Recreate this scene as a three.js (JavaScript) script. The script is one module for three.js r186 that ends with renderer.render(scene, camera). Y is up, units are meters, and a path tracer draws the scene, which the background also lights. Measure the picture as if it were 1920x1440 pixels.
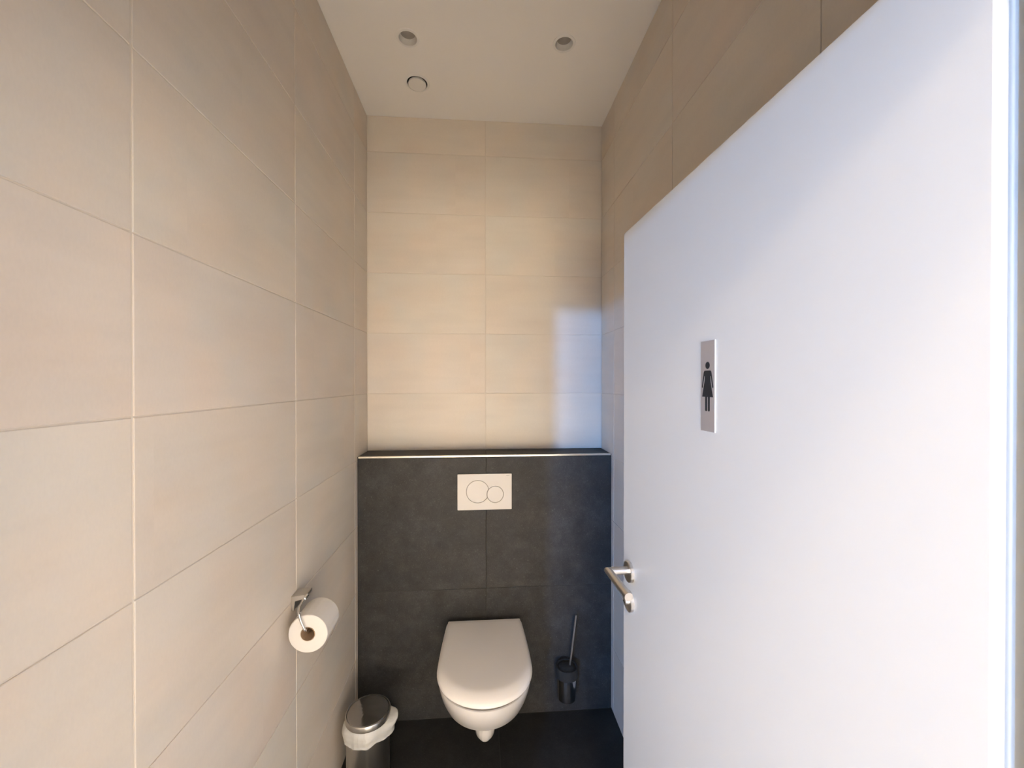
import * as THREE from 'three';
import { mergeGeometries, toCreasedNormals } from 'three/addons/utils/BufferGeometryUtils.js';
import { RoundedBoxGeometry } from 'three/addons/geometries/RoundedBoxGeometry.js';
import { RectAreaLightUniformsLib } from 'three/addons/lights/RectAreaLightUniformsLib.js';
import { FontLoader } from 'three/addons/loaders/FontLoader.js';
import { TextGeometry } from 'three/addons/geometries/TextGeometry.js';

// ------------------------------------------------------------------ camera, light, exposure
const scene = new THREE.Scene();
scene.background = new THREE.Color(0.25, 0.4, 0.75);
const camera = new THREE.PerspectiveCamera(2 * Math.atan(720 / 768.08) * 180 / Math.PI, 4 / 3, 0.02, 60);
camera.position.set(0.5721, 1.5838, 2.1114);
camera.rotation.order = 'YXZ';
camera.rotation.set(-0.0049, -0.0751, 0);
const renderer = new THREE.WebGLRenderer({ antialias: true });
renderer.toneMapping = THREE.LinearToneMapping;
renderer.toneMappingExposure = 1.12;
renderer.shadowMap.enabled = true;
renderer.shadowMap.type = THREE.PCFSoftShadowMap;
RectAreaLightUniformsLib.init();
const WARM = new THREE.Color(1.0, 0.82, 0.60), PANEL_WARM = new THREE.Color(1.0, 0.86, 0.67), DAY = new THREE.Color(0.16, 0.43, 1.0);
const LAMPS = [                         // unseen hall ceiling lamp, placed to light the toilet from above: x, z, radius, brightness
  [0.6, 3.6, 0.17, 190],
];
const SPOTS = [                         // unseen hall downlights, placed to light door, walls and ceiling: x, z, candela, half angle, size of the light (x 2 cm)
  [0.35, 2.5, 5, 1.0, 6],
  [1.2, 2.6, 20, 0.7, 2],
  [1.2, 4.2, 115, 0.7, 2],
  [1.25, 5.3, 90, 0.7, 2],
];
const PANES = [                         // unseen hall window, placed to cast the blue patch: y from, y to, brightness of the daylight
  [1.97, 2.14, 3350],
  [0.95, 1.91, 30],
];
const LIGHT_PANELS = [                        // unseen light panels, placed to light the back and left walls: side, centre along the wall, width, y from, y to, brightness
  ['end', 0.6, 1.6, 0.06, 1.0, 21],
  ['right', 3.0, 0.8, 0.06, 1.9, 1.3],
];

// ------------------------------------------------------------------ measurements (metres; x right, y up, back wall at z = 0)
const W = 1.202, H = 2.923, BOX_H = 1.238, BOX_D = 0.171, ZF = 1.83, ZH = 1.99;
const HALL = { x0: -1.7, x1: 1.5, z1: 6.3, h: 2.75 };
const OPEN = { x0: 0.205, x1: 1.0, h: 1.985 };

// ------------------------------------------------------------------ helpers
let seed = 7;
const rnd = () => { seed = (seed * 1664525 + 1013904223) >>> 0; return seed / 4294967296; };
const taken = new Map();
function numbered(n) { const k = taken.get(n) || 0; taken.set(n, k + 1); return k ? n + '_' + String(k).padStart(3, '0') : n; }
const creased = (g, a = 0.6) => toCreasedNormals(g, a);
function lathe(pts, n = 48, a = 0.6) { return creased(new THREE.LatheGeometry(pts.map((p) => new THREE.Vector2(...p)), n), a); }
function mesh(name, geo, mat, parent) {
  const m = new THREE.Mesh(geo, mat); m.name = name; m.castShadow = m.receiveShadow = true;
  if (parent) parent.add(m); return m;
}
function thing(name, label, category, pos = [0, 0, 0], group) {
  const g = new THREE.Group(); g.name = numbered(name); g.position.set(...pos); g.userData = { label, category };
  if (group) g.userData.group = group;
  scene.add(g); return g;
}
function structure(name, label, category) {
  const g = new THREE.Group(); g.name = name; g.userData = { kind: 'structure', label, category }; scene.add(g); return g;
}
function box(x0, x1, y0, y1, z0, z1) {
  const g = new THREE.BoxGeometry(x1 - x0, y1 - y0, z1 - z0); g.translate((x0 + x1) / 2, (y0 + y1) / 2, (z0 + z1) / 2); return g;
}
function rbox(w, h, d, r, x, y, z) { const g = new RoundedBoxGeometry(w, h, d, 2, r); g.translate(x, y, z); return g; }
function merge(list) { return mergeGeometries(list.map((g) => (g.index ? g.toNonIndexed() : g))); }
function tube(pts, r, seg = 32, rad = 12) {
  return new THREE.TubeGeometry(new THREE.CatmullRomCurve3(pts.map((p) => new THREE.Vector3(...p)), false, 'centripetal'), seg, r, rad, false);
}
// a rod with closed ends between two points
function rod(a, b, r, n = 20) {
  const A = new THREE.Vector3(...a), B = new THREE.Vector3(...b), L = A.distanceTo(B);
  const g = new THREE.CylinderGeometry(r, r, L, n); g.translate(0, L / 2, 0);
  g.applyQuaternion(new THREE.Quaternion().setFromUnitVectors(new THREE.Vector3(0, 1, 0), B.clone().sub(A).normalize()));
  g.translate(A.x, A.y, A.z); return g;
}
// joins rings of equal length into a skin; ends closed when asked
function loft(rings, capStart, capEnd) {
  const n = rings[0].length, pos = [], idx = [];
  for (const r of rings) for (const p of r) pos.push(...p);
  for (let i = 0; i < rings.length - 1; i++) for (let j = 0; j < n; j++) {
    const a = i * n + j, b = i * n + (j + 1) % n, c = a + n, d = b + n; idx.push(a, b, c, b, d, c);
  }
  const cap = (k, flip) => {
    const r = rings[k], c = [0, 1, 2].map((q) => r.reduce((s, p) => s + p[q], 0) / n), ci = pos.length / 3; pos.push(...c);
    for (let j = 0; j < n; j++) { const a = k * n + j, b = k * n + (j + 1) % n; flip ? idx.push(ci, b, a) : idx.push(ci, a, b); }
  };
  if (capStart) cap(0, true); if (capEnd) cap(rings.length - 1, false);
  const g = new THREE.BufferGeometry(); g.setAttribute('position', new THREE.Float32BufferAttribute(pos, 3)); g.setIndex(idx);
  g.setAttribute('uv', new THREE.Float32BufferAttribute(new Float32Array(pos.length / 3 * 2), 2));
  return creased(g, 0.5);
}
// a tile: thin slab with chamfered front edges, front face to +z at z = t, uv in metres with a random shift
function tileGeo(w, h, t = 0.002, c = 0.0012) {
  const ou = rnd() * 3, ov = rnd() * 3, x = w / 2, y = h / 2, p = [], uv = [];
  const quad = (a, b, cc, d) => { for (const q of [a, b, cc, a, cc, d]) { p.push(...q); uv.push(q[0] + ou, q[1] + ov); } };
  const B = [[-x, -y, 0], [x, -y, 0], [x, y, 0], [-x, y, 0]];
  const M = B.map((q) => [q[0], q[1], t - c * 0.7]);
  const F = [[-x + c, -y + c, t], [x - c, -y + c, t], [x - c, y - c, t], [-x + c, y - c, t]];
  quad(...F);
  for (let i = 0; i < 4; i++) { const j = (i + 1) % 4; quad(B[i], B[j], M[j], M[i]); quad(M[i], M[j], F[j], F[i]); }
  const g = new THREE.BufferGeometry();
  g.setAttribute('position', new THREE.Float32BufferAttribute(p, 3)); g.setAttribute('uv', new THREE.Float32BufferAttribute(uv, 2));
  g.computeVertexNormals(); return g;
}
// tiles on a wall plane: us / vs are joint positions; place() puts a slab (w, h) at its centre
function tiles(parent, us, vs, mats, gap, place, gaps = {}) {
  for (let i = 0; i < us.length - 1; i++) for (let j = 0; j < vs.length - 1; j++) {
    const ga = (gaps[i] ?? gap) / 2, gb = (gaps[i + 1] ?? gap) / 2;
    const a = us[i] + ga, b = us[i + 1] - gb, c = vs[j] + gap / 2, d = vs[j + 1] - gap / 2;
    if (b - a < 0.004 || d - c < 0.004) continue;
    const m = mesh('tile', tileGeo(b - a, d - c), mats[Math.floor(rnd() * mats.length)], parent);
    place(m, (a + b) / 2, (c + d) / 2);
  }
}

// ------------------------------------------------------------------ textures
function lattice(n, s) {                // periodic random grid
  let q = s; const a = new Float32Array(n * n);
  for (let i = 0; i < a.length; i++) { q = (q * 1664525 + 1013904223) >>> 0; a[i] = q / 4294967296; } return a;
}
function noise(grid, n, u, v) {
  const x = ((u % n) + n) % n, y = ((v % n) + n) % n, i = Math.floor(x), j = Math.floor(y);
  let fx = x - i, fy = y - j; fx = fx * fx * (3 - 2 * fx); fy = fy * fy * (3 - 2 * fy);
  const i1 = (i + 1) % n, j1 = (j + 1) % n;
  return (grid[j * n + i] * (1 - fx) + grid[j * n + i1] * fx) * (1 - fy) + (grid[j1 * n + i] * (1 - fx) + grid[j1 * n + i1] * fx) * fy;
}
const GR = [8, 16, 32, 64, 128, 256].map((n, k) => [lattice(n, 11 + k * 97), n]);
function picture(size, fn, repeat, color = true) {
  const d = new Uint8Array(size * size * 4);
  for (let j = 0; j < size; j++) for (let i = 0; i < size; i++) {
    const c = fn(i / size, j / size), o = (j * size + i) * 4;
    for (let k = 0; k < 3; k++) d[o + k] = Math.max(0, Math.min(255, Math.round(c[k])));
    d[o + 3] = 255;
  }
  const t = new THREE.DataTexture(d, size, size); t.wrapS = t.wrapT = THREE.RepeatWrapping; t.magFilter = THREE.LinearFilter;
  t.minFilter = THREE.LinearMipmapLinearFilter; t.generateMipmaps = true; t.anisotropy = 8;
  if (color) t.colorSpace = THREE.SRGBColorSpace;
  t.repeat.set(repeat, repeat); t.needsUpdate = true; return t;
}
const N = (k, u, v) => noise(GR[k][0], GR[k][1], u * GR[k][1], v * GR[k][1]) - 0.5;
// beige stoneware: faint cloudy bands that run along the tile, fine grain
const beigeMap = picture(1024, (u, v) => {
  const band = N(2, u * 0.25, v) * 0.55 + N(3, u * 0.125, v) * 0.35 + N(4, u * 0.125, v) * 0.22;
  const cloud = N(0, u, v) * 0.5 + N(1, u, v * 2) * 0.35, tint = N(1, u + 0.37, v + 0.61) + N(0, u + 0.2, v + 0.7) * 0.7;
  const grain = N(5, u * 2, v * 2) * 0.4 + (N(5, u * 3, v * 1));
  const L = 240 + band * 8 + cloud * 9 + grain * 3;
  return [L + tint * 5, L - tint * 1, L - tint * 6];
}, 1 / 1.5);
const beigeBump = picture(512, (u, v) => { const L = 128 + N(5, u, v) * 60 + N(4, u * 0.25, v) * 60; return [L, L, L]; }, 1 / 0.7, false);
// anthracite stoneware: cloudy, with fine pale specks
const darkMap = picture(1024, (u, v) => {
  const cloud = N(0, u, v) * 30 + N(1, u, v) * 26 + N(2, u, v) * 22 + N(3, u, v) * 16;
  const g = N(5, u, v) * 34 + N(5, u * 3 + 0.3, v * 3) * 40, s = N(5, u + 0.5, v + 0.2) > 0.39 ? 85 : 0;
  const L = 160 + cloud * 1.5 + g * 1.2 + s; return [L + N(1, u + 0.4, v) * 8, L, L - N(1, u + 0.4, v) * 10];
}, 1 / 0.8);
const darkBump = picture(512, (u, v) => { const L = 128 + N(5, u, v) * 90 + N(4, u, v) * 50; return [L, L, L]; }, 1 / 0.4, false);
// brushed steel: fine lines
const brushMap = picture(512, (u, v) => { const L = 128 + N(5, u * 0.06, v) * 120; return [L, L, L]; }, 6, false);
const plasterBump = picture(512, (u, v) => { const L = 128 + N(5, u, v) * 80 + N(4, u, v) * 60; return [L, L, L]; }, 1 / 0.5, false);

// ------------------------------------------------------------------ materials
const S = (o) => new THREE.MeshStandardMaterial(o), P = (o) => new THREE.MeshPhysicalMaterial(o);
const lin = (r, g, b) => new THREE.Color().setRGB(r, g, b);
const beige = [[0.80, 0.715, 0.61], [0.815, 0.73, 0.62], [0.79, 0.707, 0.607], [0.805, 0.71, 0.61]].map((c) =>
  S({ color: lin(...c), map: beigeMap, roughness: 0.5, bumpMap: beigeBump, bumpScale: 0.0002 }));
const dark = [[0.050, 0.048, 0.046], [0.053, 0.050, 0.048], [0.047, 0.045, 0.044]].map((c) =>
  S({ color: lin(...c), map: darkMap, roughness: 0.6, bumpMap: darkBump, bumpScale: 0.0004 }));
const shadedFloorTile = [[0.026, 0.025, 0.023], [0.029, 0.028, 0.026]].map((c) =>
  S({ color: lin(...c), map: darkMap, roughness: 0.7, bumpMap: darkBump, bumpScale: 0.0004 }));  // ledge tile colour, darkened to stand for the shade on the floor
const grout = S({ color: lin(0.68, 0.61, 0.52), roughness: 0.9 });
const darkGrout = S({ color: lin(0.038, 0.036, 0.034), roughness: 0.9 });
const paint = S({ color: lin(0.87, 0.84, 0.79), roughness: 0.85, bumpMap: plasterBump, bumpScale: 0.0003 });
const hallPaint = S({ color: lin(0.84, 0.82, 0.78), roughness: 0.85 });
const hallDark = S({ color: lin(0.16, 0.155, 0.15), roughness: 0.8 });
const hallFloor = S({ color: lin(0.62, 0.58, 0.52), roughness: 0.6 });
const doorWhite = S({ color: lin(0.67, 0.65, 0.59), roughness: 0.42 });
const frameWhite = S({ color: lin(0.80, 0.79, 0.77), roughness: 0.4 });
const ceramic = P({ color: lin(0.60, 0.575, 0.55), roughness: 0.22, clearcoat: 0.4, clearcoatRoughness: 0.1 });
const lidPlastic = S({ color: lin(0.82, 0.78, 0.74), roughness: 0.5 });
const platePlastic = S({ color: lin(0.60, 0.57, 0.54), roughness: 0.42 });
const gapShade = S({ color: lin(0.08, 0.07, 0.06), roughness: 0.9 });  // dark tone standing for the shade in button gaps and duct
const steel = S({ color: lin(0.60, 0.58, 0.55), metalness: 1, roughness: 0.32, bumpMap: brushMap, bumpScale: 0.00003 });
const lidSteel = S({ color: lin(0.60, 0.58, 0.55), metalness: 1, roughness: 0.1 });
const chrome = S({ color: lin(0.72, 0.71, 0.70), metalness: 1, roughness: 0.12 });
const trimMetal = S({ color: lin(0.72, 0.68, 0.60), metalness: 1, roughness: 0.35 });
const signMetal = S({ color: lin(0.52, 0.50, 0.50), metalness: 0.65, roughness: 0.45, bumpMap: brushMap, bumpScale: 0.00003 });
const litEdge = S({ color: lin(0.85, 0.84, 0.83), roughness: 0.5 });
const black = S({ color: lin(0.010, 0.010, 0.010), roughness: 0.85 });
const paper = S({ color: lin(0.64, 0.61, 0.57), roughness: 0.95 });
const card = S({ color: lin(0.30, 0.20, 0.12), roughness: 0.95 });
const film = P({ color: lin(0.82, 0.82, 0.80), roughness: 0.45, transmission: 0.35, thickness: 0, side: THREE.DoubleSide });
const lampWhite = S({ color: lin(0.80, 0.78, 0.74), roughness: 0.5 });
const shadedLampGlass = S({ color: lin(0.30, 0.28, 0.25), roughness: 0.4 });  // glass colour darkened for the shade deep in the spot

// ------------------------------------------------------------------ the cubicle
const T = 0.5945, R = 0.304, J = 1.222, Z1 = 1.392;
const rows = (top, from = 0) => { const a = [from]; for (let y = J - 4 * R; y < top - 0.01; y += R) if (y > from + 0.02) a.push(y); a.push(top); return a; };
{
  const w = structure('wall_back', 'beige tiled back wall above the dark ledge', 'wall');
  mesh('grout', box(-0.12, W + 0.12, 0, H, -0.12, -0.002), grout, w);
  tiles(w, [0, T, W], [BOX_H, ...rows(H, BOX_H + 0.02).slice(1)], beige, 0.0026, (m, u, v) => m.position.set(u, v, -0.002));
}
{
  const w = structure('wall_left', 'long beige tiled wall at the left carrying the paper holder', 'wall');
  mesh('grout', box(-0.12, -0.002, 0, H, 0, ZF), grout, w);
  const us = [0, Z1 - 2 * T, Z1 - T, Z1, ZF];
  tiles(w, us, rows(H), beige, 0.0026, (m, u, v) => { m.position.set(-0.002, v, u); m.rotation.y = Math.PI / 2; }, { 3: 0.0048 });
}
{
  const w = structure('wall_right', 'beige tiled wall at the right behind the open door', 'wall');
  mesh('grout', box(W + 0.002, W + 0.12, 0, H, 0, ZF), grout, w);
  tiles(w, [0, Z1 - 2 * T, Z1 - T, Z1, ZF], rows(H), beige, 0.0026, (m, u, v) => { m.position.set(W + 0.002, v, u); m.rotation.y = -Math.PI / 2; });
}
{ // boxed-in cistern: dark tiles, metal edge
  const w = structure('wall_ledge', 'low anthracite tiled ledge wall behind the toilet with metal edge', 'ledge');
  mesh('grout', box(0.001, W - 0.001, 0, BOX_H - 0.002, 0, BOX_D - 0.002), darkGrout, w);
  tiles(w, [0.002, 0.5955, W - 0.002], [0.001, 0.607, BOX_H - 0.009], dark, 0.0022, (m, u, v) => m.position.set(u, v, BOX_D - 0.002));
  tiles(w, [0.003, 0.5955, W - 0.003], [0.002, BOX_D - 0.01], dark, 0.0022, (m, u, v) => { m.position.set(u, BOX_H - 0.002, v); m.rotation.x = -Math.PI / 2; });
  const e = mesh('edge_trim', rbox(W - 0.008, 0.0095, 0.0095, 0.002, W / 2, BOX_H - 0.0045, BOX_D - 0.0045), trimMetal, w);
  e.userData.label = 'shiny metal strip along the ledge';
}
{
  const w = structure('floor', 'anthracite floor tiles of the cubicle, colour darkened to stand for shade', 'floor');
  mesh('grout', box(-0.12, W + 0.12, -0.1, -0.002, -0.12, ZF), darkGrout, w);
  tiles(w, [0, 0.652, W], [BOX_D, 0.86, 1.46, ZF], shadedFloorTile, 0.0022, (m, u, v) => { m.position.set(u, -0.002, v); m.rotation.x = -Math.PI / 2; });
}
const LIGHTS = [[0.288, 0.484], [0.900, 0.503]], VENT = [0.287, 0.243];
{
  const sh = new THREE.Shape(); sh.moveTo(-0.12, 0.12); sh.lineTo(W + 0.12, 0.12); sh.lineTo(W + 0.12, -ZF); sh.lineTo(-0.12, -ZF);
  for (const [[x, z], r] of [[LIGHTS[0], 0.036], [LIGHTS[1], 0.036], [VENT, 0.046]]) { const h = new THREE.Path(); h.absarc(x, -z, r, 0, Math.PI * 2, true); sh.holes.push(h); }
  const g = new THREE.ExtrudeGeometry(sh, { depth: 0.1, bevelEnabled: false, curveSegments: 40 }); g.rotateX(-Math.PI / 2); g.translate(0, H, 0);
  const c = mesh('ceiling', merge([g, box(-0.12, W + 0.12, H + 0.1, H + 0.12, -0.12, ZF)]), paint, scene);
  c.userData = { kind: 'structure', label: 'plain painted cubicle ceiling', category: 'ceiling' };
}
{ // wall with the doorway between cubicle and hall
  const w = mesh('wall_front', merge([
    box(HALL.x0, OPEN.x0 - 0.016, 0, H + 0.12, ZF, ZH), box(OPEN.x1 + 0.016, HALL.x1, 0, H + 0.12, ZF, ZH), box(OPEN.x0 - 0.016, OPEN.x1 + 0.016, OPEN.h + 0.016, H + 0.12, ZF, ZH)]), hallPaint, scene);
  w.userData = { kind: 'structure', label: 'wall with the doorway through which one looks in', category: 'wall' };
  const f = structure('trim_1', 'white door frame around the doorway', 'door frame');
  mesh('lining', merge([box(OPEN.x0 - 0.015, OPEN.x0, 0, OPEN.h, ZF - 0.004, ZH), box(OPEN.x1, OPEN.x1 + 0.015, 0, OPEN.h, ZF + 0.002, ZH), box(OPEN.x0 - 0.015, OPEN.x1 + 0.015, OPEN.h, OPEN.h + 0.015, ZF + 0.002, ZH)]), frameWhite, f);
  mesh('casing', merge([box(OPEN.x0 - 0.07, OPEN.x0, 0, OPEN.h + 0.07, ZH, ZH + 0.012), box(OPEN.x1, OPEN.x1 + 0.07, 0, OPEN.h + 0.07, ZH, ZH + 0.012), box(OPEN.x0, OPEN.x1, OPEN.h, OPEN.h + 0.07, ZH, ZH + 0.012)]), frameWhite, f);
}

// ------------------------------------------------------------------ the hall behind the camera: out of view, laid out to light the cubicle
{
  const { x0, x1, z1, h } = HALL, s = (n, g, m, label, c) => { const o = mesh(n, g, m, scene); o.userData = { kind: 'structure', label, category: c }; };
  s('floor_hall', box(x0 - 0.1, x1 + 0.1, -0.1, 0, ZF, z1 + 0.1), hallFloor, 'unseen hall floor outside the cubicle, kept pale to bounce light inwards', 'floor');  // pale floor out of view, bounces light up into the cubicle
  s('ceiling_hall', box(x0 - 0.1, x1 + 0.1, h, h + 0.1, ZH, z1 + 0.1), hallPaint, 'painted ceiling of the hall outside the cubicle', 'ceiling');
  s('wall_hall_left', box(x0 - 0.1, x0, 0, h, ZF, z1), hallDark, 'unseen left wall of the hall, kept dark to limit light on the door', 'wall');  // dark wall out of view, keeps bounced light off the door
  // walls with holes for window and light panels, pieces in (u, y): solid everywhere outside the holes, which are listed from left to right
  const wall = (u0, u1, holes, put) => {
    const out = []; let u = u0;
    for (const [a, b, c, d] of [...holes].sort((p, q) => p[0] - q[0])) { out.push(put(u, a, 0, h)); if (c > 0) out.push(put(a, b, 0, c)); out.push(put(a, b, d, h)); u = b; }
    out.push(put(u, u1, 0, h)); return merge(out);
  };
  const frameOf = (u0, u1, y0, y1, put, bars = []) => merge([put(u0, u0 + 0.02, y0, y1), put(u1 - 0.02, u1, y0, y1), put(u0 + 0.02, u1 - 0.02, y0, y0 + 0.03), put(u0 + 0.02, u1 - 0.02, y1 - 0.03, y1), ...bars.map(([p, q]) => put(u0 + 0.02, u1 - 0.02, p, q))]);
  const wx0 = -1.52, wx1 = -1.32, wy0 = 0.92, wy1 = 2.2;
  const holes = (side) => LIGHT_PANELS.filter((q) => q[0] === side).map(([, c, w, y0, y1]) => [c - w / 2, c + w / 2, y0, y1]);
  s('wall_hall_end', wall(x0 - 0.1, x1 + 0.1, [[wx0, wx1, wy0, wy1], ...holes('end')], (a, b, c, d) => box(a, b, c, d, z1, z1 + 0.1)), hallPaint, 'painted end wall of the hall with the unseen window and a light panel', 'wall');
  s('wall_hall_right', wall(ZF, z1, holes('right'), (a, b, c, d) => box(x1, x1 + 0.1, c, d, a, b)), hallPaint, 'painted right wall of the hall with an unseen light panel', 'wall');
  const win = structure('window_1', 'unseen narrow window at the end of the hall, placed to cast the blue patch', 'window');
  mesh('pane_frame', frameOf(wx0, wx1, wy0, wy1, (a, b, c, d) => box(a, b, c, d, z1, z1 + 0.06), [[1.91, 1.97]]), frameWhite, win);
  for (const [a, b, L] of PANES) {
    const glow = S({ color: lin(0.4, 0.4, 0.4), roughness: 0.3, emissive: DAY, emissiveIntensity: 2 });
    mesh('pane', box(wx0 + 0.02, wx1 - 0.02, a, b, z1 + 0.03, z1 + 0.04), glow, win);
    const l = new THREE.RectAreaLight(DAY, L, wx1 - wx0 - 0.04, b - a); l.position.set((wx0 + wx1) / 2, (a + b) / 2, z1 + 0.025); l.name = 'daylight'; win.add(l);
  }
  LIGHT_PANELS.forEach(([side, c, w, y0, y1, L], i) => {  // glowing panels out of view that light the cubicle
    const g = structure('window_' + (i + 2), ['unseen low light panel at the end of the hall, placed to light the back wall', 'unseen light panel in the right hall wall, placed to light the left wall'][i], 'window');
    const end = side === 'end', put = (a, b, p, q, k0, k1) => (end ? box(a, b, p, q, z1 + k0, z1 + k1) : box(x1 + k0, x1 + k1, p, q, a, b));
    mesh('pane_frame', frameOf(c - w / 2, c + w / 2, y0, y1, (a, b, p, q) => put(a, b, p, q, 0, 0.06)), frameWhite, g);
    mesh('glow_pane', put(c - w / 2 + 0.02, c + w / 2 - 0.02, y0 + 0.03, y1 - 0.03, 0.03, 0.04), S({ color: lin(0.5, 0.5, 0.5), roughness: 0.5, emissive: PANEL_WARM, emissiveIntensity: 2 }), g);
    const l = new THREE.RectAreaLight(PANEL_WARM, L, w - 0.04, y1 - y0 - 0.06); l.name = 'panel_light'; g.add(l);
    if (end) l.position.set(c, (y0 + y1) / 2, z1 + 0.025); else { l.position.set(x1 + 0.025, (y0 + y1) / 2, c); l.rotation.y = Math.PI / 2; }
  });
  LAMPS.forEach(([x, z, r, L]) => {
    const g = thing('unseen_ceiling_lamp', 'unseen round lamp on the hall ceiling, placed to light the toilet from above', 'lamp', [x, h, z]);
    mesh('housing', lathe([[0, 0], [r + 0.01, 0], [r + 0.01, -0.03], [r, -0.034], [r, -0.028], [0, -0.028]], 40), lampWhite, g);
    const d = new THREE.CircleGeometry(r - 0.004, 40); d.rotateX(Math.PI / 2); d.translate(0, -0.0285, 0);
    mesh('diffuser', d, S({ color: lin(0.8, 0.8, 0.8), roughness: 0.6, emissive: WARM, emissiveIntensity: 3 }), g);
    const l = new THREE.RectAreaLight(WARM, L, r * 1.7, r * 1.7); l.position.set(0, -0.036, 0); l.rotation.x = -Math.PI / 2; l.name = 'lamp_light'; g.add(l);
  });
  SPOTS.forEach(([x, z, cd, angle, size], i) => {
    const g = thing('unseen_downlight', ['unseen downlight in the hall ceiling just outside the doorway, placed to light the door', 'unseen downlight beside the right hall wall near the doorway, placed to light the left wall', 'unseen downlight beside the right hall wall, middle of the three, placed to light the cubicle', 'unseen downlight beside the right hall wall, furthest from the doorway, placed to light the cubicle'][i], 'ceiling light', [x, h, z], 'unseen hall downlights');
    mesh('trim_ring', lathe([[0.045, -0.001], [0.045, -0.010], [0.056, -0.007], [0.06, -0.001]], 36), lampWhite, g);
    const d = new THREE.CircleGeometry(0.045, 36); d.rotateX(Math.PI / 2); d.translate(0, -0.003, 0);
    mesh('lens', d, S({ color: lin(0.8, 0.8, 0.8), roughness: 0.6, emissive: WARM, emissiveIntensity: 4 }), g);
    const l = new THREE.SpotLight(WARM, cd, 0, angle, 0.6, 2); l.position.set(0, -0.02, 0); l.target.position.set(0, -2, 0); l.castShadow = true; l.shadow.radius = size; l.shadow.mapSize.set(1024, 1024); l.name = 'lamp_light'; g.add(l, l.target); l.target.name = 'lamp_target';
  });
}

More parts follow.
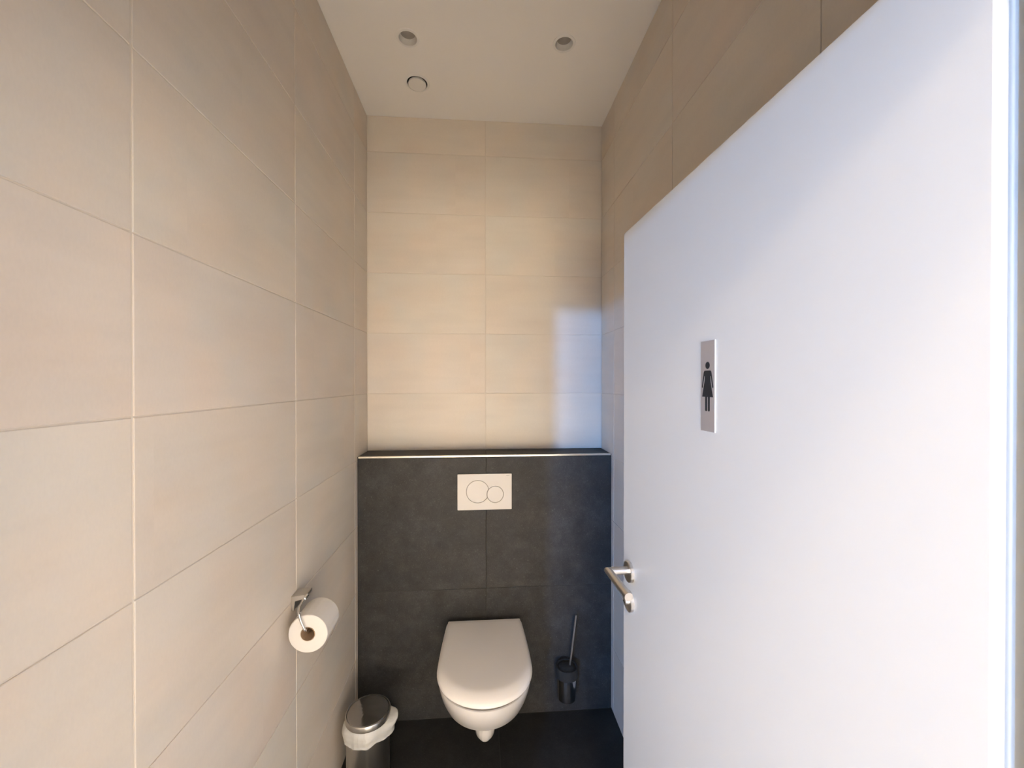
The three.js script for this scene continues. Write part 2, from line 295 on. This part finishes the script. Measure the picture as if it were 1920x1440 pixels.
// ------------------------------------------------------------------ the open door
{
  const d = structure('door_1', 'white door swung inwards against the right wall', 'door');
  const fx = 0.9578, fz = 1.0263, hx = 0.9915, hz = 1.805, L = Math.hypot(hx - fx, hz - fz);
  // local frame: +x runs from the hinge to the free edge, +z is the face that is seen (towards the left wall)
  d.position.set(hx, 0, hz);
  d.rotation.y = Math.atan2(-(fz - hz), fx - hx);
  // which way the local z axis looks: rotate (0,0,1)
  const flip = Math.sin(d.rotation.y) > 0 ? 1 : -1;   // world x of local z
  const s = -flip;                                     // face sign so that it looks to -x
  const y0 = 0.008, y1 = 1.985;
  const zb = (a, b) => (s > 0 ? [a, b] : [-b, -a]);
  const slab = (w, hh, t, r, x, y, z) => rbox(w, hh, t, r, x, y, s * z);
  mesh('leaf', merge([slab(L, y1 - y0, 0.0150, 0.0015, L / 2, (y0 + y1) / 2, -0.0075), slab(L - 0.006, y1 - y0 - 0.006, 0.006, 0.001, L / 2, (y0 + y1) / 2, -0.0165), slab(L, y1 - y0, 0.022, 0.002, L / 2, (y0 + y1) / 2, -0.030)]), doorWhite, d);
  // lever handle: world (0.9598, 1.09, 1.0724)
  const at = (wx, wy, wz) => d.worldToLocal(new THREE.Vector3(wx, wy, wz)); d.updateMatrixWorld(true);
  const q = at(0.9598, 1.089, 1.072), hxl = q.x;
  const disc = (x, y, r, t) => { const g = lathe([[0, 0], [r, 0], [r, t - 0.0015], [r - 0.0015, t], [0, t]], 40); g.rotateX(s > 0 ? Math.PI / 2 : -Math.PI / 2); g.translate(x, y, 0); return g; };
  const h = new THREE.Group(); h.name = 'lever_handle'; h.userData.label = 'brushed steel lever handle'; d.add(h);
  mesh('rosette', disc(hxl, 1.0895, 0.0265, 0.009), steel, h);
  // neck and grip with a mitred corner: a four-point loft of circles
  const r = 0.0098, out = 0.058, len = 0.129, ring = (f) => Array.from({ length: 24 }, (_, i) => f(Math.cos(i / 24 * 2 * Math.PI), Math.sin(i / 24 * 2 * Math.PI)));
  const y = 1.0935;
  const neck = [ring((c, k) => [hxl + c * r, y + k * r, s * 0.006]), ring((c, k) => [hxl + c * r, y + k * r, s * (out + c * r)])];
  const grip = [ring((c, k) => [hxl + c * r, y + k * r, s * (out + c * r)]), ring((c, k) => [hxl - len, y + k * r, s * (out + c * r)])];
  mesh('neck', loft(neck, true, false), steel, h); mesh('grip', loft(grip, false, true), steel, h);
  const k = new THREE.Group(); k.name = 'lock_rosette'; d.add(k);
  mesh('rosette', disc(hxl, 1.013, 0.0265, 0.009), steel, k);
  mesh('release_knob', disc(hxl, 1.013, 0.009, 0.017), steel, k);
  mesh('slot', box(hxl - 0.0065, hxl + 0.0065, 1.0118, 1.0142, ...zb(0.0165, 0.0175)), black, k);

  // sign glued to the face
  const c = d.localToWorld(new THREE.Vector3(at(0.9746, 1.577, 1.4135).x, 1.5765, 0));
  const sg = thing('restroom_sign', 'narrow brushed metal sign with a black woman pictogram on the white door', 'sign', [c.x, c.y, c.z]);
  sg.rotation.y = d.rotation.y + (s > 0 ? 0 : Math.PI);
  const w2 = 0.0205, h2 = 0.0805;
  mesh('lit_edge_backing', rbox(0.041, 0.161, 0.0015, 0.0003, 0, 0, 0.00085), litEdge, sg);  // sign thickness, painted white for the light caught by its edge
  mesh('plate', rbox(0.0406, 0.1606, 0.0008, 0.0002, 0, 0, 0.0020), signMetal, sg);
  const top = h2, Y = (v) => top - v, ex = { depth: 0.0005, bevelEnabled: false, curveSegments: 24 };
  const person = [];
  { const sh = new THREE.Shape(); sh.absarc(0, Y(0.0438), 0.0063, 0, Math.PI * 2, false); person.push(sh); }
  { // dress with the arms hanging at its sides
    const sh = new THREE.Shape(); const pt = [
      [-0.0085, 0.0530], [0.0085, 0.0530], [0.0106, 0.0545], [0.0118, 0.0580], [0.0168, 0.0815], [0.0165, 0.0835], [0.0150, 0.0838], [0.0141, 0.0822], [0.0098, 0.0630], [0.0080, 0.0625], [0.0085, 0.0710], [0.0160, 0.0997],
      [-0.0160, 0.0997], [-0.0085, 0.0710], [-0.0080, 0.0625], [-0.0098, 0.0630], [-0.0141, 0.0822], [-0.0150, 0.0838], [-0.0165, 0.0835], [-0.0168, 0.0815], [-0.0118, 0.0580], [-0.0106, 0.0545]];
    pt.forEach(([a, b], i) => (i ? sh.lineTo(a, Y(b)) : sh.moveTo(a, Y(b)))); person.push(sh);
  }
  for (const e of [-1, 1]) { const sh = new THREE.Shape(), a = e * 0.0041, q2 = 0.0027; sh.moveTo(a - q2, Y(0.0990)); sh.lineTo(a - q2, Y(0.1225)); sh.absarc(a, Y(0.1225), q2, Math.PI, 2 * Math.PI, false); sh.lineTo(a + q2, Y(0.0990)); person.push(sh); }
  const pg = new THREE.ExtrudeGeometry(person, ex); pg.translate(0, 0, 0.0023);
  mesh('pictogram', pg, black, sg).userData.label = 'black woman pictogram';
}

// ------------------------------------------------------------------ ceiling fittings
LIGHTS.forEach(([x, z], i) => {
  const g = thing('recessed_light', ['small recessed ceiling spot, switched off, left one next to the air vent', 'small recessed ceiling spot, switched off, right one without a vent beside it'][i], 'ceiling light', [x, H, z], 'recessed ceiling spots');
  mesh('trim_ring', lathe([[0.034, 0.002], [0.034, -0.0015], [0.0355, -0.003], [0.044, -0.002], [0.0455, 0], [0.0455, 0.0005]], 40), lampWhite, g);
  mesh('reflector', lathe([[0.0342, 0.0], [0.0335, 0.012], [0.032, 0.024], [0.030, 0.027], [0.0, 0.027]], 40), lampWhite, g);
  mesh('lamp_glass', lathe([[0.0, 0.014], [0.018, 0.015], [0.0285, 0.019], [0.0295, 0.0265]], 40), shadedLampGlass, g);
});
{
  const g = thing('air_vent', 'round white air extraction valve in the ceiling near the back wall', 'vent', [VENT[0], H, VENT[1]]);
  mesh('flange', lathe([[0.0440, 0.03], [0.0440, -0.001], [0.0465, -0.0035], [0.054, -0.0015], [0.0555, 0.0], [0.0555, 0.0005]], 48), lampWhite, g);
  mesh('duct', lathe([[0.0438, 0.001], [0.0438, 0.06], [0, 0.06]], 40), gapShade, g);
  mesh('valve_disc', lathe([[0, 0.004], [0.034, 0.004], [0.0385, -0.001], [0.0395, -0.006], [0.0385, -0.0085], [0.03, -0.0095], [0, -0.011]], 48), lampWhite, g);
}

// ------------------------------------------------------------------ flush plate
{
  const g = thing('flush_plate', 'white dual flush plate with two round buttons on the dark ledge', 'flush plate', [0.5885, 1.0665, BOX_D]);
  const w = 0.1275, h = 0.0845, t = 0.011, sm = { x: 0.0495, y: -0.0125, r: 0.0392 }, bg = { x: -0.033, y: 0.0015, r: 0.0535 };
  // crossing of the two circles
  const dx = sm.x - bg.x, dy = sm.y - bg.y, D = Math.hypot(dx, dy), a = (bg.r ** 2 - sm.r ** 2 + D * D) / (2 * D), hh = Math.sqrt(bg.r ** 2 - a * a);
  const mid = [bg.x + dx * a / D, bg.y + dy * a / D], p1 = [mid[0] - dy / D * hh, mid[1] + dx / D * hh], p2 = [mid[0] + dy / D * hh, mid[1] - dx / D * hh];
  const ang = (c, p) => Math.atan2(p[1] - c.y, p[0] - c.x);
  const rect = new THREE.Shape(), rr = 0.004;
  rect.moveTo(-w + rr, -h); rect.lineTo(w - rr, -h); rect.quadraticCurveTo(w, -h, w, -h + rr); rect.lineTo(w, h - rr); rect.quadraticCurveTo(w, h, w - rr, h); rect.lineTo(-w + rr, h); rect.quadraticCurveTo(-w, h, -w, h - rr); rect.lineTo(-w, -h + rr); rect.quadraticCurveTo(-w, -h, -w + rr, -h);
  const hole = new THREE.Path();        // outline of both circles together
  hole.absarc(bg.x, bg.y, bg.r, ang(bg, p1), ang(bg, p2) + 2 * Math.PI, false);
  hole.absarc(sm.x, sm.y, sm.r, ang(sm, p2), ang(sm, p1), false);
  rect.holes.push(hole);
  const pg = new THREE.ExtrudeGeometry(rect, { depth: t - 0.003, bevelEnabled: true, bevelThickness: 0.0015, bevelSize: 0.0015, bevelOffset: -0.0015, bevelSegments: 3, curveSegments: 64 }); pg.translate(0, 0, 0.0015);
  mesh('cover', pg, platePlastic, g);
  mesh('recess', box(-0.1, 0.1, -0.07, 0.07, 0.0005, 0.004), gapShade, g);
  const gap = 0.0014, big = new THREE.Shape(), B = { ...bg, r: bg.r - gap }, C = { ...sm, r: sm.r + gap * 0.6 };
  { const dd = D, aa = (B.r ** 2 - C.r ** 2 + dd * dd) / (2 * dd), h3 = Math.sqrt(B.r ** 2 - aa * aa), m = [B.x + dx * aa / dd, B.y + dy * aa / dd], a1 = [m[0] - dy / dd * h3, m[1] + dx / dd * h3], a2 = [m[0] + dy / dd * h3, m[1] - dx / dd * h3];
    big.absarc(B.x, B.y, B.r, ang(B, a1), ang(B, a2) + 2 * Math.PI, false); big.absarc(C.x, C.y, C.r, ang(C, a2), ang(C, a1) - 2 * Math.PI + (ang(C, a1) < ang(C, a2) ? 2 * Math.PI : 0), true); }
  const ex = { depth: 0.005, bevelEnabled: true, bevelThickness: 0.001, bevelSize: 0.001, bevelOffset: -0.001, bevelSegments: 2, curveSegments: 64 };
  const bgG = new THREE.ExtrudeGeometry(big, ex); bgG.translate(0, 0, 0.0048); mesh('large_button', bgG, platePlastic, g);
  const ss = new THREE.Shape(); ss.absarc(sm.x, sm.y, sm.r - gap, 0, Math.PI * 2, false);
  const smG = new THREE.ExtrudeGeometry(ss, ex); smG.translate(0, 0, 0.0048); mesh('small_button', smG, platePlastic, g);
  const font = await new FontLoader().loadAsync('fonts/droid/droid_sans_bold.typeface.json');
  const tx = new TextGeometry('GEBERIT', { font, size: 0.0028, depth: 0.0003, curveSegments: 3 }); tx.computeBoundingBox(); tx.translate(w - 0.010 - tx.boundingBox.max.x, h - 0.0105, t);
  mesh('lettering', tx, S({ color: lin(0.16, 0.15, 0.14), roughness: 0.7 }), g);
}

// ------------------------------------------------------------------ toilet
{
  const cx = 0.5865, g = thing('toilet', 'white wall-hung toilet with closed lid', 'toilet', [cx, 0, BOX_D]);
  // ring of an outline: straight back, sides, elliptical front (z measured from the ledge wall)
  const ring = (y, hb, hm, zb, zm, zf, rc = 0.02) => {
    const half = [];
    for (let i = 0; i <= 5; i++) half.push([hb * i / 5 * (1 - rc / hb), zb]);
    for (let i = 1; i <= 4; i++) { const a = i / 4 * Math.PI / 2; half.push([hb - rc + rc * Math.sin(a), zb + rc - rc * Math.cos(a)]); }
    for (let i = 1; i <= 8; i++) { const k = i / 8, e = Math.sin(k * Math.PI / 2); half.push([hb + (hm - hb) * e, zb + rc + (zm - zb - rc) * k]); }
    for (let i = 1; i <= 20; i++) { const a = i / 20 * Math.PI / 2; half.push([hm * Math.cos(a), zm + (zf - zm) * Math.sin(a)]); }
    const r = half.map(([x, z]) => [x, y, z]); for (let i = half.length - 2; i > 0; i--) r.push([-half[i][0], y, half[i][1]]);
    return r;
  };
  const bowl = [
    [0.432, 0.160, 0.168, 0.30, 0.500], [0.4375, 0.166, 0.178, 0.315, 0.515], [0.436, 0.168, 0.181, 0.318, 0.519], [0.430, 0.169, 0.182, 0.318, 0.5205], [0.400, 0.166, 0.178, 0.308, 0.514], [0.372, 0.163, 0.172, 0.30, 0.502],
    [0.350, 0.158, 0.166, 0.29, 0.487], [0.336, 0.155, 0.161, 0.285, 0.478], [0.331, 0.151, 0.156, 0.281, 0.466], [0.31, 0.144, 0.146, 0.27, 0.448], [0.288, 0.130, 0.128, 0.255, 0.418], [0.27, 0.112, 0.105, 0.235, 0.385], [0.258, 0.092, 0.080, 0.21, 0.35], [0.252, 0.07, 0.05, 0.19, 0.31]];
  mesh('bowl', loft(bowl.map(([y, a, b, zm, zf]) => ring(y, a, b, 0.001, zm, zf)).reverse(), true, true), ceramic, g);
  const trap = [[0.285, 0.042, 0.044, 0.33, 0.40], [0.25, 0.040, 0.042, 0.335, 0.400], [0.226, 0.036, 0.038, 0.335, 0.394], [0.212, 0.029, 0.030, 0.33, 0.383], [0.203, 0.018, 0.019, 0.32, 0.36], [0.2, 0.01, 0.01, 0.30, 0.33]];
  mesh('trap', loft(trap.map(([y, a, b, zm, zf]) => ring(y, a, b, 0.001, zm, zf, 0.008)).reverse(), true, true), ceramic, g);
  const seat = [[0.4380, 0.150, 0.158, 0.30, 0.488], [0.4390, 0.152, 0.160, 0.302, 0.490], [0.4525, 0.152, 0.160, 0.302, 0.490]];
  mesh('seat', loft(seat.map(([y, a, b, zm, zf]) => ring(y, a, b, 0.04, zm, zf)), true, true), lidPlastic, g);
  const lid = [[0.4505, 0.150, 0.160, 0.300, 0.490, 0.05], [0.4475, 0.170, 0.182, 0.323, 0.5180, 0.038], [0.4480, 0.1735, 0.1855, 0.326, 0.5215, 0.0345], [0.4505, 0.1745, 0.1865, 0.326, 0.5225, 0.034], [0.4560, 0.1745, 0.1865, 0.326, 0.5200, 0.034],
    [0.463, 0.1735, 0.185, 0.324, 0.5115, 0.035], [0.4695, 0.171, 0.181, 0.319, 0.4990, 0.037], [0.4745, 0.167, 0.1755, 0.312, 0.4870, 0.041], [0.4772, 0.161, 0.169, 0.305, 0.4780, 0.046], [0.4780, 0.152, 0.160, 0.297, 0.4680, 0.052], [0.4784, 0.13, 0.138, 0.28, 0.44, 0.06]];
  mesh('lid', loft(lid.map(([y, a, b, zm, zf, zb]) => ring(y, a, b, zb, zm, zf, 0.014)), true, true), lidPlastic, g);
  mesh('hinge_bar', rbox(0.338, 0.030, 0.022, 0.006, 0, 0.4525, 0.0265), lidPlastic, g);
}

// ------------------------------------------------------------------ paper holder and roll
{
  const g = thing('paper_holder', 'small metal toilet paper holder on the left wall', 'paper holder', [0, 0.864, 0.85]);
  const o = (x, y, z) => [x, y - 0.864, z - 0.85];
  // bracket: a bent plate, flat cap over a back plate
  const sh = new THREE.Shape(); sh.moveTo(0, 0.936); sh.lineTo(0.034, 0.940); sh.quadraticCurveTo(0.042, 0.940, 0.042, 0.934); sh.lineTo(0.042, 0.929); sh.lineTo(0.012, 0.922); sh.lineTo(0.008, 0.894); sh.lineTo(0, 0.894); sh.closePath();
  const b = new THREE.ExtrudeGeometry(sh, { depth: 0.048, bevelEnabled: true, bevelThickness: 0.0012, bevelSize: 0.0012, bevelOffset: -0.0012, bevelSegments: 2 }); b.translate(0.0004, -0.864, 0.785 - 0.85);
  mesh('bracket', b, steel, g);
  mesh('joint_knob', rod(o(0.043, 0.9335, 0.822), o(0.043, 0.9335, 0.846), 0.0055), chrome, g);
  mesh('wire_arm', tube([o(0.043, 0.9335, 0.838), o(0.045, 0.932, 0.868), o(0.050, 0.930, 0.896), o(0.0555, 0.925, 0.908), o(0.061, 0.911, 0.9125), o(0.068, 0.893, 0.9125), o(0.0735, 0.879, 0.9105), o(0.0755, 0.8745, 0.902), o(0.076, 0.874, 0.88), o(0.076, 0.874, 0.82), o(0.076, 0.874, 0.79)], 0.0036, 80), chrome, g);
  const r = thing('toilet_paper_roll', 'white toilet paper roll hanging from the metal holder', 'toilet paper', [0.076, 0.861, 0.801]);
  const R1 = 0.0545, r1 = 0.0195, L = 0.099, prof = (pts) => { const q = lathe(pts, 56); q.rotateX(Math.PI / 2); return q; };
  mesh('paper', prof([[r1 + 0.001, 0], [R1 - 0.002, 0], [R1, 0.002], [R1, L - 0.002], [R1 - 0.002, L], [r1 + 0.001, L], [r1 + 0.001, 0]]), paper, r);
  mesh('cardboard_core', prof([[r1, -0.0005], [r1, L + 0.0005], [r1 - 0.0012, L + 0.0005], [r1 - 0.0012, -0.0005], [r1, -0.0005]]), card, r);
}

// ------------------------------------------------------------------ toilet brush on the ledge wall
{
  const x = 0.968, z = 0.237;
  const g = thing('brush_holder', 'dark shiny toilet brush holder fixed to the ledge wall', 'brush holder', [x, 0.1, z]);
  mesh('cup', lathe([[0, 0.014], [0.036, 0.014], [0.041, 0.017], [0.043, 0.024], [0.0475, 0.12], [0.0475, 0.162], [0.0445, 0.162], [0.0445, 0.12], [0.040, 0.028], [0, 0.022]], 48), chrome, g);
  mesh('collar', lathe([[0.0480, 0.118], [0.0520, 0.121], [0.0520, 0.163], [0.0500, 0.166], [0.0440, 0.166], [0.0425, 0.163], [0.0440, 0.118]], 48), black, g);
  mesh('wall_bracket', rbox(0.03, 0.05, 0.02, 0.003, 0, 0.14, -0.0565), black, g);
  const b = thing('toilet_brush', 'toilet brush with thin metal rod leaning in the dark holder', 'toilet brush', [x, 0.112, z]);
  mesh('rod', rod([0.0, 0.03, 0.0], [0.0435, 0.388, 0.003], 0.0047), steel, b);
  mesh('splash_cap', lathe([[0, 0.158], [0.020, 0.157], [0.036, 0.152], [0.041, 0.146], [0.036, 0.147], [0, 0.15]], 40), black, b);
  mesh('bristle_head', lathe([[0, 0.014], [0.018, 0.016], [0.028, 0.03], [0.03, 0.06], [0.02, 0.075], [0, 0.08]], 24), black, b);
}

// ------------------------------------------------------------------ pedal bin with bag
{
  const x = 0.124, z = 0.452, r = 0.082;
  const g = thing('pedal_bin', 'small round steel pedal bin with a white liner in the corner by the left wall', 'bin', [x, 0, z]);
  mesh('body', lathe([[0, 0.012], [r - 0.002, 0.012], [r, 0.016], [r, 0.252], [r - 0.002, 0.254], [r - 0.004, 0.252], [r - 0.004, 0.02], [0, 0.018]], 64), steel, g);
  mesh('base_ring', lathe([[0, 0.0], [r + 0.003, 0.0], [r + 0.004, 0.003], [r + 0.004, 0.018], [r + 0.001, 0.021], [r - 0.003, 0.021], [0, 0.013]], 64), black, g);
  const bl = mesh('lid', lathe([[0, 0.266], [r - 0.001, 0.262], [r - 0.001, 0.278], [r - 0.004, 0.2805], [0.03, 0.2845], [0, 0.285]], 64), lidSteel, g);
  mesh('lid_rim', lathe([[r - 0.0008, 0.259], [r + 0.003, 0.2585], [r + 0.0042, 0.260], [r + 0.0042, 0.276], [r + 0.002, 0.2800], [r - 0.0008, 0.2805]], 64), steel, bl);
  mesh('pedal', merge([rbox(0.035, 0.006, 0.03, 0.002, 0, 0.012, r + 0.018), rbox(0.014, 0.006, 0.02, 0.002, 0, 0.012, r)]), black, g);
  // bag: folded over the rim, hanging outside in creases, bulging on the right
  const N1 = 120, prof = 12, rings = [];
  const wob = (a, k, ph) => Math.sin(a * k + ph);
  for (let j = 0; j <= prof; j++) {
    const v = j / prof, ringP = [];
    for (let i = 0; i < N1; i++) {
      const a = i / N1 * Math.PI * 2, right = Math.exp(-((((a + 0.12 + Math.PI) % (2 * Math.PI)) - Math.PI) ** 2) / 0.20), front = Math.max(0, Math.sin(a));
      const len = 0.046 + 0.012 * front + 0.006 * wob(a, 3, 1) + 0.003 * wob(a, 5, 0.4) + 0.0015 * wob(a, 9, 2);
      let rad, y;
      if (v < 0.25) { const t = v / 0.25; rad = r - 0.006 + 0.009 * t + right * 0.008 * t; y = 0.23 + 0.0275 * t; }
      else { const t = (v - 0.25) / 0.75; rad = r + 0.003 + (0.008 + right * 0.021 + 0.004 * wob(a, 5, 0.9)) * Math.sin(Math.min(1, t * 1.25) * Math.PI * 0.85) ** 0.8 + t * 0.001 + 0.0012 * wob(a, 11, 0) * t + 0.0006 * wob(a, 23, 1.3) * t; y = 0.2575 - len * t + right * 0.020 * Math.sin(t * Math.PI); }
      const px = Math.max(Math.cos(a) * rad, -x + 0.004);
      ringP.push([px, y, Math.sin(a) * rad]);
    }
    rings.push(ringP);
  }
  mesh('bin_liner', loft(rings, false, false), film, g).userData.label = 'translucent white plastic bag folded over the rim';
}

renderer.render(scene, camera);
